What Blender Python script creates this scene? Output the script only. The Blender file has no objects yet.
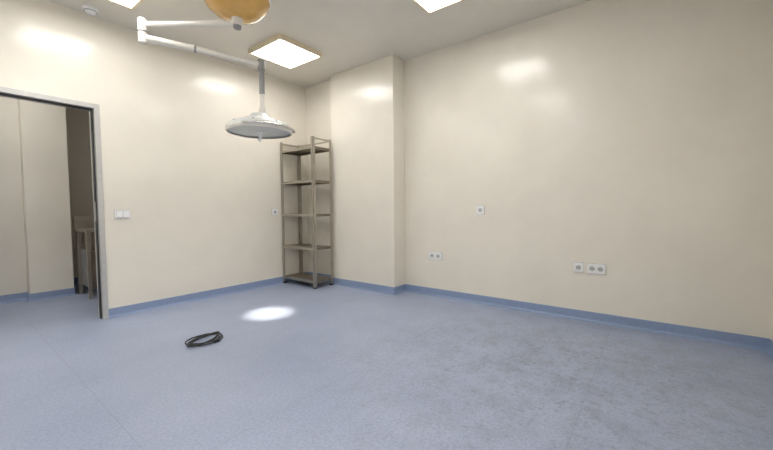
import bpy, bmesh, math, random
from mathutils import Vector, Matrix
random.seed(3)
S=bpy.context.scene
H=3.03; XR=3.84; YL=4.45; YW=-0.71; XB=-1.6; T=0.15
XP=3.59; P0=2.64; P1=3.77; XN=3.70
# ---------------- materials
def newmat(n):
    m=bpy.data.materials.new(n); m.use_nodes=True
    nt=m.node_tree; return m,nt,nt.nodes['Principled BSDF']
def simple(n,col,rough=.5,metal=0,emit=0,ecol=None,noise=.04,nscale=40,coat=0,trans=0,alpha=1):
    m,nt,b=newmat(n)
    tc=nt.nodes.new('ShaderNodeTexCoord'); nz=nt.nodes.new('ShaderNodeTexNoise'); nz.inputs['Scale'].default_value=nscale
    nt.links.new(tc.outputs['Object'],nz.inputs['Vector'])
    r=nt.nodes.new('ShaderNodeValToRGB')
    r.color_ramp.elements[0].position=.3; r.color_ramp.elements[1].position=.7
    r.color_ramp.elements[0].color=tuple(max(0,c*(1-noise)) for c in col)+(1,)
    r.color_ramp.elements[1].color=tuple(min(1,c*(1+noise)) for c in col)+(1,)
    nt.links.new(nz.outputs['Fac'],r.inputs['Fac']); nt.links.new(r.outputs['Color'],b.inputs['Base Color'])
    b.inputs['Roughness'].default_value=rough; b.inputs['Metallic'].default_value=metal
    b.inputs['Coat Weight'].default_value=coat; b.inputs['Coat Roughness'].default_value=.15
    b.inputs['Transmission Weight'].default_value=trans
    if emit:
        b.inputs['Emission Color'].default_value=(ecol or col)+(1,); b.inputs['Emission Strength'].default_value=emit
    return m
def wallmat(n,col,rough=.3,bump=.03,scale=3,coat=0):
    m,nt,b=newmat(n)
    tc=nt.nodes.new('ShaderNodeTexCoord')
    nz=nt.nodes.new('ShaderNodeTexNoise'); nz.inputs['Scale'].default_value=scale; nz.inputs['Detail'].default_value=5
    nt.links.new(tc.outputs['Object'],nz.inputs['Vector'])
    r=nt.nodes.new('ShaderNodeValToRGB'); r.color_ramp.elements[0].position=.35; r.color_ramp.elements[1].position=.65
    r.color_ramp.elements[0].color=tuple(c*.975 for c in col)+(1,); r.color_ramp.elements[1].color=tuple(min(1,c*1.015) for c in col)+(1,)
    nt.links.new(nz.outputs['Fac'],r.inputs['Fac']); nt.links.new(r.outputs['Color'],b.inputs['Base Color'])
    n2=nt.nodes.new('ShaderNodeTexNoise'); n2.inputs['Scale'].default_value=5; n2.inputs['Detail'].default_value=3
    nt.links.new(tc.outputs['Object'],n2.inputs['Vector'])
    bp=nt.nodes.new('ShaderNodeBump'); bp.inputs['Strength'].default_value=bump; bp.inputs['Distance'].default_value=.05
    nt.links.new(n2.outputs['Fac'],bp.inputs['Height']); nt.links.new(bp.outputs['Normal'],b.inputs['Normal'])
    nt.links.new(bp.outputs['Normal'],b.inputs['Coat Normal'])
    b.inputs['Roughness'].default_value=rough
    b.inputs['Coat Weight'].default_value=coat; b.inputs['Coat Roughness'].default_value=.17
    return m
M_wall=wallmat('cream_wall_paint',(.825,.775,.675),.45,.07,coat=.7)
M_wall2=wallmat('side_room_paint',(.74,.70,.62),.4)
M_ceil=wallmat('ceiling_paint',(.77,.73,.65),.35,.02)
M_base=simple('blue_vinyl_skirting',(.25,.325,.49),.35,noise=.05)
M_steel=simple('stainless_steel',(.42,.385,.33),.3,.8,noise=.08,nscale=8)
M_steel_d=simple('shelf_board_steel',(.24,.20,.155),.35,.7,noise=.15,nscale=6)
M_frame=simple('aluminium_frame',(.58,.57,.55),.35,.5)
M_dark=simple('dark_rubber',(.03,.03,.032),.5)
M_white=simple('white_plastic',(.88,.88,.87),.35)
M_arm=simple('arm_enamel',(.72,.69,.63),.3,coat=.4)
M_grey=simple('grey_plastic',(.26,.26,.26),.4)
M_yellow=simple('amber_dome_plastic',(.70,.40,.10),.25,noise=.15,nscale=5,coat=.6)
M_chrome=simple('chrome',(.7,.7,.7),.12,1)
M_panel=simple('led_diffuser',(1,1,1),.5,emit=14.5,ecol=(1,.985,.96),noise=0)
M_pframe=simple('panel_frame',(.80,.70,.50),.4)
M_lamp=simple('lamp_shell',(.60,.61,.59),.5,0,coat=.15)
M_lampglass=simple('lamp_glass',(.75,.8,.8),.25,trans=.3)
M_black=simple('black_cable',(.02,.022,.025),.45)
M_hole=simple('socket_recess',(.50,.50,.49),.5)
# floor
def floormat():
    m,nt,b=newmat('vinyl_floor'); L=nt.links.new
    tc=nt.nodes.new('ShaderNodeTexCoord')
    def noise(s,d=6,rg=.6):
        n=nt.nodes.new('ShaderNodeTexNoise'); n.inputs['Scale'].default_value=s; n.inputs['Detail'].default_value=d; n.inputs['Roughness'].default_value=rg
        L(tc.outputs['Object'],n.inputs['Vector']); return n.outputs['Fac']
    def ramp(f,p0,p1,c0,c1):
        r=nt.nodes.new('ShaderNodeValToRGB'); e=r.color_ramp.elements
        e[0].position=p0;e[1].position=p1;e[0].color=c0+(1,);e[1].color=c1+(1,); L(f,r.inputs['Fac']); return r.outputs['Color']
    def mix(fac,a,c,mode='MIX'):
        x=nt.nodes.new('ShaderNodeMix'); x.data_type='RGBA'; x.blend_type=mode
        for s,v in ((x.inputs[0],fac),(x.inputs[6],a),(x.inputs[7],c)):
            if hasattr(v,'is_linked'): L(v,s)
            else: s.default_value=v
        return x.outputs[2]
    def math_(op,a,c):
        x=nt.nodes.new('ShaderNodeMath'); x.operation=op; x.use_clamp=False
        for s,v in ((x.inputs[0],a),(x.inputs[1],c)):
            if hasattr(v,'is_linked'): L(v,s)
            else: s.default_value=v
        return x.outputs[0]
    base=ramp(noise(1.6,4),.3,.7,(.325,.375,.505),(.385,.435,.57))
    speck=ramp(noise(60,4,.8),.38,.64,(.84,.85,.88),(1.11,1.11,1.09))
    c=mix(1.0,base,speck,'MULTIPLY')
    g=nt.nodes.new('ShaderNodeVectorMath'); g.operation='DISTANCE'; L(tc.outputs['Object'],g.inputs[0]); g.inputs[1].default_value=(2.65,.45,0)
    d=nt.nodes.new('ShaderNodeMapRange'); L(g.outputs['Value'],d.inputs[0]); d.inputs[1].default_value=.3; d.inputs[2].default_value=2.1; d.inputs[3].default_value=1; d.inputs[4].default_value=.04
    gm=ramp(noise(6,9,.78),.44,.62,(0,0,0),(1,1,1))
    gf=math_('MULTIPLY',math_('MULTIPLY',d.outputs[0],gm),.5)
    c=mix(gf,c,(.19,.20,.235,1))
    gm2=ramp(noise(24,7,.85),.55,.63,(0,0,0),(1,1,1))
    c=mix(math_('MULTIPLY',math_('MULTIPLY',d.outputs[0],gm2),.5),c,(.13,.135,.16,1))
    sp=nt.nodes.new('ShaderNodeSeparateXYZ'); L(tc.outputs['Object'],sp.inputs[0])
    def seam(out,off,per,w=.003):
        a=math_('MODULO',math_('ADD',out,off+20*per),per); a=math_('SUBTRACT',a,per/2); a=math_('ABSOLUTE',a,0); return math_('LESS_THAN',a,w)
    s=math_('MAXIMUM',seam(sp.outputs['X'],.1,1.3),seam(sp.outputs['Y'],.35,1.3))
    c=mix(math_('MULTIPLY',s,.22),c,(.15,.18,.26,1))
    L(c,b.inputs['Base Color'])
    rr=nt.nodes.new('ShaderNodeMapRange'); L(noise(4),rr.inputs[0]); rr.inputs[3].default_value=.34; rr.inputs[4].default_value=.50
    L(rr.outputs[0],b.inputs['Roughness'])
    return m
M_floor=floormat()
# ---------------- geometry helpers
def finish(ob,mat,parent=None,smooth=False,bevel=0,seg=2):
    if mat: ob.data.materials.append(mat)
    if bevel:
        md=ob.modifiers.new('bev','BEVEL'); md.width=bevel; md.segments=seg; md.limit_method='ANGLE'
    if smooth:
        for p in ob.data.polygons: p.use_smooth=True
    if parent: ob.parent=parent
    return ob
def boxes(name,bl,mat,parent=None,bevel=0):
    bm=bmesh.new()
    for a,c in bl:
        r=bmesh.ops.create_cube(bm,size=1)
        for v in r['verts']:
            v.co=Vector([(a[i]+c[i])/2+v.co[i]*(c[i]-a[i]) for i in range(3)])
    me=bpy.data.meshes.new(name); bm.to_mesh(me); bm.free()
    ob=bpy.data.objects.new(name,me); S.collection.objects.link(ob)
    return finish(ob,mat,parent,False,bevel)
def empty(name,loc=(0,0,0)):
    e=bpy.data.objects.new(name,None); S.collection.objects.link(e); e.location=loc; e.empty_display_size=.1; return e
def lathe(name,prof,mat,parent=None,seg=48,loc=(0,0,0),axis=None,smooth=True):
    bm=bmesh.new(); rings=[]
    for r,z in prof:
        if r<1e-5: rings.append([bm.verts.new((0,0,z))])
        else: rings.append([bm.verts.new((r*math.cos(2*math.pi*i/seg),r*math.sin(2*math.pi*i/seg),z)) for i in range(seg)])
    for A,B in zip(rings,rings[1:]):
        for i in range(seg):
            j=(i+1)%seg
            if len(A)==1 and len(B)==1: continue
            if len(A)==1: bm.faces.new((A[0],B[i],B[j]))
            elif len(B)==1: bm.faces.new((A[i],B[0],A[j]))
            else: bm.faces.new((A[i],B[i],B[j],A[j]))
    bmesh.ops.recalc_face_normals(bm,faces=bm.faces)
    M=Matrix.Translation(loc)
    if axis is not None: M=M@Vector(axis).to_track_quat('Z','Y').to_matrix().to_4x4()
    bmesh.ops.transform(bm,matrix=M,verts=bm.verts)
    me=bpy.data.meshes.new(name); bm.to_mesh(me); bm.free()
    ob=bpy.data.objects.new(name,me); S.collection.objects.link(ob)
    finish(ob,mat,parent,smooth)
    if smooth:
        md=ob.modifiers.new('es','EDGE_SPLIT'); md.split_angle=math.radians(40)
    return ob
def rod(name,a,b,r,mat,parent=None,r2=None,seg=24):
    a=Vector(a);b=Vector(b);L=(b-a).length; r2=r if r2 is None else r2
    e=min(r,r2)*.15
    return lathe(name,[(0,0),(r-e,0),(r,e),(r2,L-e),(r2-e,L),(0,L)],mat,parent,seg,a,(b-a))
def curve(name,pts,r,mat,parent=None,cyclic=False):
    cu=bpy.data.curves.new(name,'CURVE'); cu.dimensions='3D'; cu.bevel_depth=r; cu.bevel_resolution=4
    sp=cu.splines.new('NURBS'); sp.points.add(len(pts)-1); sp.order_u=4; sp.use_endpoint_u=True; sp.use_cyclic_u=cyclic
    for p,q in zip(sp.points,pts): p.co=(*q,1)
    tmp=bpy.data.objects.new('tmp',cu); S.collection.objects.link(tmp)
    dg=bpy.context.evaluated_depsgraph_get(); me=bpy.data.meshes.new_from_object(tmp.evaluated_get(dg))
    bpy.data.objects.remove(tmp); me.name=name
    me.materials.clear()
    ob=bpy.data.objects.new(name,me); S.collection.objects.link(ob)
    return finish(ob,mat,parent,True)
# ---------------- room shell
DX0,DX1,DH=-.2,1.035,2.135     # door opening
YC=7.0; XC0,XC1=-1.6,2.6
boxes('floor',[((XB-T,YW-T,-.1),(XR+T,YL,0)),((XC0-T,YL,-.1),(XR+T,YC+T,0))],M_floor)
boxes('ceiling',[((XB-T,YW-T,H),(XR+T,YC+T,H+.1))],M_ceil)
boxes('wall_left',[((DX1,YL,0),(XR+T,YL+T,H))],M_wall)
boxes('wall_left_rear',[((XB-T,YL,0),(DX0,YL+T,H))],M_wall)
boxes('wall_left_lintel',[((DX0,YL,DH),(DX1,YL+T,H))],M_wall)
boxes('wall_right',[((XR,YW-T,0),(XR+T,YL,H))],M_wall)
WX0,WX1,WZ0,WZ1=-1.45,1.7,.95,2.4
boxes('wall_front',[((XB-T,YW-T,0),(WX0,YW,H)),((WX1,YW-T,0),(XR,YW,H)),((WX0,YW-T,0),(WX1,YW,WZ0)),((WX0,YW-T,WZ1),(WX1,YW,H))],M_wall)
e=empty('fill_window_1')  # invented window out of view, added to brighten the right wall
fr=[((WX0,YW-.11,WZ0),(WX1,YW-.05,WZ0+.06)),((WX0,YW-.11,WZ1-.06),(WX1,YW-.05,WZ1))]
for i in range(4):
    x=WX0+(WX1-WX0-.06)*i/3; fr.append(((x,YW-.11,WZ0+.06),(x+.06,YW-.05,WZ1-.06)))
boxes('fill_window_frame',fr,M_white,e,.003)
boxes('fill_window_sill',[((WX0-.03,YW-.05,WZ0-.03),(WX1+.03,YW+.05,WZ0))],M_white,e,.004)
boxes('wall_back',[((XB-T,YW,0),(XB,YL,H))],M_wall)
boxes('wall_pillar',[((XP,P0,0),(XR,P1,H)),((XN,P1,0),(XR,YL,H))],M_wall,bevel=.004)
# side room
boxes('wall_side_room_back',[((XC0-T,YC,0),(XC1+T,YC+T,H)),((XC0,6.25,0),(.70,YC,H))],M_wall2)
boxes('wall_side_room_left',[((XC0-T,YL+T,0),(XC0,YC,H))],M_wall2)
boxes('wall_side_room_right',[((XC1,YL+T,0),(XC1+T,YC,H))],M_wall2)
boxes('wall_side_room_pillar',[((.70,6.08,0),(1.11,YC,H))],M_wall)
# skirting: blue vinyl strip, chamfered cove
def skirt(name,segs):
    bm=bmesh.new()
    prof=[(0,.0),(.03,.0),(.016,.008),(.008,.022),(.006,.088),(.003,.095),(0,.095)]
    for x0,y0,x1,y1,nx,ny in segs:
        A=[bm.verts.new((x0+nx*o,y0+ny*o,z)) for o,z in prof]; B=[bm.verts.new((x1+nx*o,y1+ny*o,z)) for o,z in prof]
        n=len(prof)
        for i in range(n): bm.faces.new((A[i],B[i],B[(i+1)%n],A[(i+1)%n]))
        bm.faces.new(A[::-1]);bm.faces.new(B)
    bmesh.ops.recalc_face_normals(bm,faces=bm.faces)
    me=bpy.data.meshes.new(name);bm.to_mesh(me);bm.free();ob=bpy.data.objects.new(name,me);S.collection.objects.link(ob);finish(ob,M_base)
skirt('baseboard_left',[(DX1+.035,YL,XN,YL,0,-1),(XB,YL,DX0-.035,YL,0,-1)])
skirt('baseboard_right',[(XR,YW,XR,P0,-1,0)])
skirt('baseboard_pillar',[(XP,P0-.006,XP,P1,-1,0),(XP-.006,P0,XR,P0,0,-1),(XN,P1,XN,YL,-1,0)])
skirt('baseboard_front',[(XB,YW,XR,YW,0,1)])
skirt('baseboard_back',[(XB,YW,XB,YL,1,0)])
skirt('baseboard_side_room',[(XC0,6.25,.70,6.25,0,-1),(.695,6.08,1.116,6.08,0,-1),(1.11,6.08,1.11,YC,1,0),(.70,6.08,.70,6.25,-1,0),(1.11,YC,XC1,YC,0,-1)])
# door frame
d=empty('door_1')
w=.034
cas=[]
for y0,y1 in ((YL-.014,YL),(YL+T,YL+T+.014)):
    cas+=[((DX1-.012,y0,0),(DX1+w,y1,DH+w)),((DX0-w,y0,0),(DX0+.012,y1,DH+w)),((DX0+.012,y0,DH-.012),(DX1-.012,y1,DH+w))]
boxes('architrave',cas,M_frame,d,.002)
boxes('jamb',[((DX1-.012,YL,0),(DX1,YL+T,DH)),((DX0,YL,0),(DX0+.012,YL+T,DH)),((DX0+.012,YL,DH-.012),(DX1-.012,YL+T,DH))],M_frame,d)
boxes('rubber_gasket',[((DX1-.022,YL+.03,0),(DX1-.012,YL+.075,DH-.012)),((DX0+.012,YL+.03,0),(DX0+.022,YL+.075,DH-.012)),((DX0+.022,YL+.03,DH-.022),(DX1-.022,YL+.075,DH-.012))],M_dark,d)
boxes('strike_plate',[((DX1-.024,YL+.035,1.0),(DX1-.022,YL+.07,1.2))],M_chrome,d)
# ---------------- ceiling panels
def panel(cx,cy):
    e=empty('ceiling_light_panel')
    h=.31; z0=H-.055
    boxes('frame',[((cx-h,cy-h,z0),(cx+h,cy-h+.025,H)),((cx-h,cy+h-.025,z0),(cx+h,cy+h,H)),((cx-h,cy-h+.025,z0),(cx-h+.025,cy+h-.025,H)),((cx+h-.025,cy-h+.025,z0),(cx+h,cy+h-.025,H))],M_pframe,e,.002)
    boxes('diffuser',[((cx-h+.025,cy-h+.025,z0+.006),(cx+h-.025,cy+h-.025,z0+.02))],M_panel,e)
for cx_ in (.92,2.70):
    for cy_ in (3.60,1.47): panel(cx_,cy_)
panel(-.98,3.6);panel(-.98,1.47)
panel(.3,5.3)
# ---------------- smoke detector
e=empty('smoke_detector')
lathe('body',[(0,H-.05),(.03,H-.05),(.045,H-.035),(.055,H-.02),(.06,H-.015),(.06,H),(0,H)],M_white,e,loc=(1.0,4.30,0))
lathe('vent_ring',[(.047,H-.034),(.05,H-.034),(.05,H-.028),(.047,H-.028)],M_grey,e,loc=(1.0,4.30,0))
# ---------------- wall sockets
def socket(name,plane,u,z,n=1,mod=.075,hgt=.085,kind='socket'):
    e=empty(name)
    def B(nm,u0,u1,z0,z1,d0,d1,mat,bev=0):
        if plane=='R': boxes(nm,[((XR-d1,u0,z0),(XR-d0,u1,z1))],mat,e,bev)
        else: boxes(nm,[((u0,YL-d1,z0),(u1,YL-d0,z1))],mat,e,bev)
    W=n*mod
    B('shadow_gap',u-W/2-.009,u+W/2+.009,z-hgt/2-.002,z+hgt/2+.002,0,.003,M_grey)
    B('plate',u-W/2-.008,u+W/2+.008,z-hgt/2,z+hgt/2,.002,.012,M_white,.003)
    for i in range(n):
        c=u-W/2+mod*(i+.5)
        if kind=='socket':
            ax=(-1,0,0) if plane=='R' else (0,-1,0)
            loc=(XR-.012,c,z) if plane=='R' else (c,YL-.012,z)
            lathe('socket_rim_%d'%i,[(.0,.0012),(.024,.0012),(.024,.004),(.028,.005),(.029,0)],M_white,e,32,loc,ax)
            lathe('socket_well_%d'%i,[(0,.0022),(.0235,.0022),(.0235,.001)],M_hole,e,32,loc,ax)
            for s in (-.0095,.0095):
                l=(XR-.0148,c+s,z) if plane=='R' else (c+s,YL-.0148,z)
                lathe('pin_hole',[(0,.0006),(.0038,.0006),(.0038,0)],M_dark,e,12,l,ax)
        else:
            B('rocker_%d'%i,c-mod*.42,c+mod*.42,z-hgt*.36,z+hgt*.36,.012,.017,M_white,.002)
            B('gap_%d'%i,c-mod*.44,c+mod*.44,z-hgt*.39,z+hgt*.39,.011,.0125,M_grey)
socket('wall_socket','R',.435,.515,2,.068,.095); socket('wall_socket','R',.585,.515,1,.07,.095)
socket('wall_socket','R',2.18,.51,2,.085,.095)
socket('wall_socket','R',1.59,1.08,1,.075,.10)
socket('wall_socket','L',3.08,1.07,1,.08,.09)
socket('light_switch','L',1.225,1.07,2,.06,.09,kind='switch')
# ---------------- steel shelving
e=empty('metal_shelving_unit')
sx0,sx1,sy0,sy1,sh=3.19,3.535,3.71,4.43,2.10
t=.04
posts=[]
for x,dx in ((sx0,1),(sx1,-1)):
    for y,dy in ((sy0,1),(sy1,-1)):
        k=.004
        posts.append(((min(x,x+dx*t),min(y,y+dy*k),.02),(max(x,x+dx*t),max(y,y+dy*k),sh)))
        posts.append(((min(x,x+dx*k),min(y,y+dy*t),.02),(max(x,x+dx*k),max(y,y+dy*t),sh)))
        boxes('foot',[((min(x,x+dx*t)-.002,min(y,y+dy*t)-.002,0),(max(x,x+dx*t)+.002,max(y,y+dy*t)+.002,.025))],M_dark,e,.002)
boxes('angle_posts',posts,M_steel,e)
for i,z in enumerate((.11,.57,1.04,1.51,1.97)):
    a,b_=(sx0+.004,sy0+.004),(sx1-.004,sy1-.004)
    boxes('shelf_%d'%(i+1),[((a[0],a[1],z-.004),(b_[0],b_[1],z)),
        ((a[0],a[1],z-.035),(a[0]+.003,b_[1],z-.004)),((b_[0]-.003,a[1],z-.035),(b_[0],b_[1],z-.004)),
        ((a[0],a[1],z-.035),(b_[0],a[1]+.003,z-.004)),((a[0],b_[1]-.003,z-.035),(b_[0],b_[1],z-.004))],M_steel_d,e)
    boxes('front_lip_%d'%(i+1),[((sx0-.003,sy0+.002,z-.034),(sx0+.0,sy1-.002,z+.004))],M_steel,e,.001)
    for y in (sy0+.02,sy1-.02):
        rod('bolt',(sx0-.007,y,z-.018),(sx0-.002,y,z-.018),.007,M_chrome,e,seg=12)
boxes('top_rails',[((sx0+.003,sy1-.008,sh-.035),(sx1-.003,sy1-.004,sh-.01)),((sx0+.003,sy0+.004,sh-.035),(sx1-.003,sy0+.008,sh-.01)),((sx1-.008,sy0,sh-.035),(sx1-.004,sy1,sh-.01))],M_steel,e)
# ---------------- surgical lamp
e=empty('surgical_lamp')
mx,my=1.77,3.06
lathe('ceiling_dome',[(0,2.84),(.05,2.842),(.12,2.855),(.19,2.885),(.25,2.935),(.28,2.985),(.285,3.01),(.29,3.015),(.29,3.03),(0,3.03)],M_yellow,e,64,(mx,my,0))
lathe('dome_rim',[(.288,3.008),(.298,3.012),(.298,3.03),(.285,3.03)],M_white,e,64,(mx,my,0))
rod('hub',(mx,my,2.78),(mx,my,2.87),.05,M_arm,e)
rod('hub_cap',(mx,my,2.755),(mx,my,2.785),.035,M_grey,e)
E=Vector((1.24,3.74,0)); Lp=Vector((2.14,3.26,0))
rod('upper_arm',(mx,my,2.80),(E.x,E.y,2.80),.028,M_arm,e,.024)
rod('elbow',(E.x,E.y,2.63),(E.x,E.y,2.85),.036,M_arm,e)
rod('elbow_collar',(E.x,E.y,2.725),(E.x,E.y,2.745),.042,M_grey,e)
D=(Lp-E).normalized(); mid=E+D*.42
rod('spring_arm_sleeve',(E.x,E.y,2.68),(mid.x,mid.y,2.655),.034,M_arm,e,.032)
rod('spring_arm_ring',(mid.x-D.x*.01,mid.y-D.y*.01,2.656),(mid.x+D.x*.012,mid.y+D.y*.012,2.654),.036,M_grey,e)
rod('spring_arm',(mid.x,mid.y,2.655),(Lp.x,Lp.y,2.60),.03,M_arm,e,.024)
rod('knuckle',(Lp.x,Lp.y,2.54),(Lp.x,Lp.y,2.65),.036,M_grey,e)
rod('drop_tube',(Lp.x,Lp.y,2.14),(Lp.x,Lp.y,2.56),.02,M_arm,e)
rod('cardan_sleeve',(Lp.x,Lp.y,2.30),(Lp.x,Lp.y,2.54),.027,M_grey,e)
rod('cardan_joint',(Lp.x,Lp.y,2.08),(Lp.x,Lp.y,2.17),.045,M_arm,e,.028)
lx,ly,lz=Lp.x-.03,Lp.y+.01,1.90
lathe('lamp_shell',[(0,.20),(.05,.198),(.08,.19),(.10,.165),(.13,.14),(.20,.12),(.27,.092),(.30,.068),(.318,.045),(.318,.02),(.31,.012)],M_lamp,e,64,(lx,ly,lz))
lathe('lamp_rim',[(.305,.0),(.322,.0),(.328,.012),(.328,.03),(.322,.042),(.316,.042)],M_arm,e,64,(lx,ly,lz))
lathe('lamp_glass',[(0,.004),(.305,.012),(.31,.02)],M_lampglass,e,64,(lx,ly,lz))
for k in range(8):
    a=k*math.pi/4
    rod('shell_rib_%d'%k,(lx+.13*math.cos(a),ly+.13*math.sin(a),lz+.142),(lx+.29*math.cos(a),ly+.29*math.sin(a),lz+.08),.006,M_grey,e,seg=10)
lathe('sterile_handle',[(0,-.09),(.014,-.088),(.018,-.07),(.016,-.02),(.024,-.005),(.03,.008)],M_white,e,24,(lx,ly,lz))
curve('grip_rail',[(lx+.35*math.cos(a),ly+.35*math.sin(a),lz+.03) for a in [math.radians(v) for v in range(-150,-29,12)]],.009,M_chrome,e)
for a in (math.radians(-146),math.radians(-34)):
    rod('grip_mount',(lx+.32*math.cos(a),ly+.32*math.sin(a),lz+.03),(lx+.355*math.cos(a),ly+.355*math.sin(a),lz+.03),.01,M_grey,e,seg=10)
sl=bpy.data.lights.new('lamp_beam','SPOT'); sl.energy=330; sl.spot_size=math.radians(20); sl.spot_blend=.95; sl.shadow_soft_size=.05; sl.color=(1,.92,.74)
so=bpy.data.objects.new('lamp_beam',sl); S.collection.objects.link(so); so.parent=e
so.location=(lx,ly,lz-.11); tgt=Vector((2.155,3.25,0)); so.rotation_euler=(tgt-so.location).to_track_quat('-Z','Y').to_euler()
# ---------------- cable bundle on floor
e=empty('power_cable')
bx,by=1.345,2.985
ang=math.radians(22)
pts=[]
N=84
for i in range(N):
    a=i/N*2*math.pi*5; k=1+.2*math.sin(i*.37+1)
    u=.145*k*math.cos(a)+.025*math.sin(i*.11); v=.085*(1+.45*math.cos(i*.23))*math.sin(a)
    pts.append((bx+u*math.cos(ang)-v*math.sin(ang),by+u*math.sin(ang)+v*math.cos(ang),.006+.016*(i/N)+.004*math.sin(i*1.3)**2))
pts+=[(bx+.16,by+.0,.014),(bx+.14,by-.06,.007),(bx+.08,by-.10,.007)]
curve('coil',pts,.0055,M_black,e)
q=pts[-1]
boxes('plug',[((q[0]-.045,q[1]-.014,0),(q[0]+.005,q[1]+.014,.024))],M_black,e,.005)
# ---------------- side room steel sink cabinet
e=empty('steel_sink_cabinet')
cx0,cx1,cy0,cy1=1.16,2.1,5.60,6.10
boxes('legs',[((x,y,0),(x+.035,y+.035,.86)) for x in (cx0,cx1-.035) for y in (cy0,cy1-.035)],M_steel,e)
boxes('basin_top',[((cx0-.01,cy0-.01,.84),(cx1+.01,cy1+.01,.88))],M_steel,e,.004)
boxes('splashback',[((cx0-.01,cy1-.01,.88),(cx1+.01,cy1+.01,1.04))],M_steel,e,.003)
boxes('basin',[((cx0+.06,cy0+.06,.6),(cx1-.06,cy1-.06,.84))],M_steel_d,e,.01)
boxes('cabinet_body',[((cx0+.036,cy0+.03,.12),(cx1-.036,cy1-.03,.6))],M_grey,e,.004)
boxes('cabinet_doors',[((cx0+.04,cy0+.012,.13),((cx0+cx1)/2-.003,cy0+.03,.59)),(((cx0+cx1)/2+.003,cy0+.012,.13),(cx1-.04,cy0+.03,.59))],M_steel_d,e,.003)
curve('faucet',[((cx0+cx1)/2,cy1-.06,.88),((cx0+cx1)/2,cy1-.06,1.1),((cx0+cx1)/2,cy1-.1,1.18),((cx0+cx1)/2,cy1-.2,1.16),((cx0+cx1)/2,cy1-.2,1.1)],.012,M_chrome,e)
# ---------------- world (sky as fill light, entering by the added unseen window)
w_=bpy.data.worlds.new('World'); S.world=w_; w_.use_nodes=True
w_.node_tree.nodes['Background'].inputs[0].default_value=(1,.98,.95,1); w_.node_tree.nodes['Background'].inputs[1].default_value=2.4
pl=bpy.data.lights.new('fill_window_portal','AREA'); pl.shape='RECTANGLE'; pl.size=WX1-WX0; pl.size_y=WZ1-WZ0; pl.cycles.is_portal=True  # portal for the sky fill through the added window
po=bpy.data.objects.new('fill_window_portal',pl); S.collection.objects.link(po); po.location=((WX0+WX1)/2,YW-T-.01,(WZ0+WZ1)/2); po.rotation_euler=(math.radians(90),0,0)
S.view_settings.view_transform='Standard'
# ---------------- camera
f,yaw,pitch,roll=349.6,.6558,.0454,-.0082
F=Vector((math.cos(yaw)*math.cos(pitch),math.sin(yaw)*math.cos(pitch),-math.sin(pitch)))
R=Vector((math.sin(yaw),-math.cos(yaw),0)); U=R.cross(F)
R2=R*math.cos(roll)+U*math.sin(roll); U2=-R*math.sin(roll)+U*math.cos(roll)
cd=bpy.data.cameras.new('camera'); co=bpy.data.objects.new('camera',cd); S.collection.objects.link(co)
cd.sensor_fit='HORIZONTAL'; cd.sensor_width=36; cd.lens=36*f/773; cd.clip_start=.02
co.matrix_world=Matrix(((R2.x,U2.x,-F.x,0),(R2.y,U2.y,-F.y,0),(R2.z,U2.z,-F.z,1.1),(0,0,0,1)))
S.camera=co
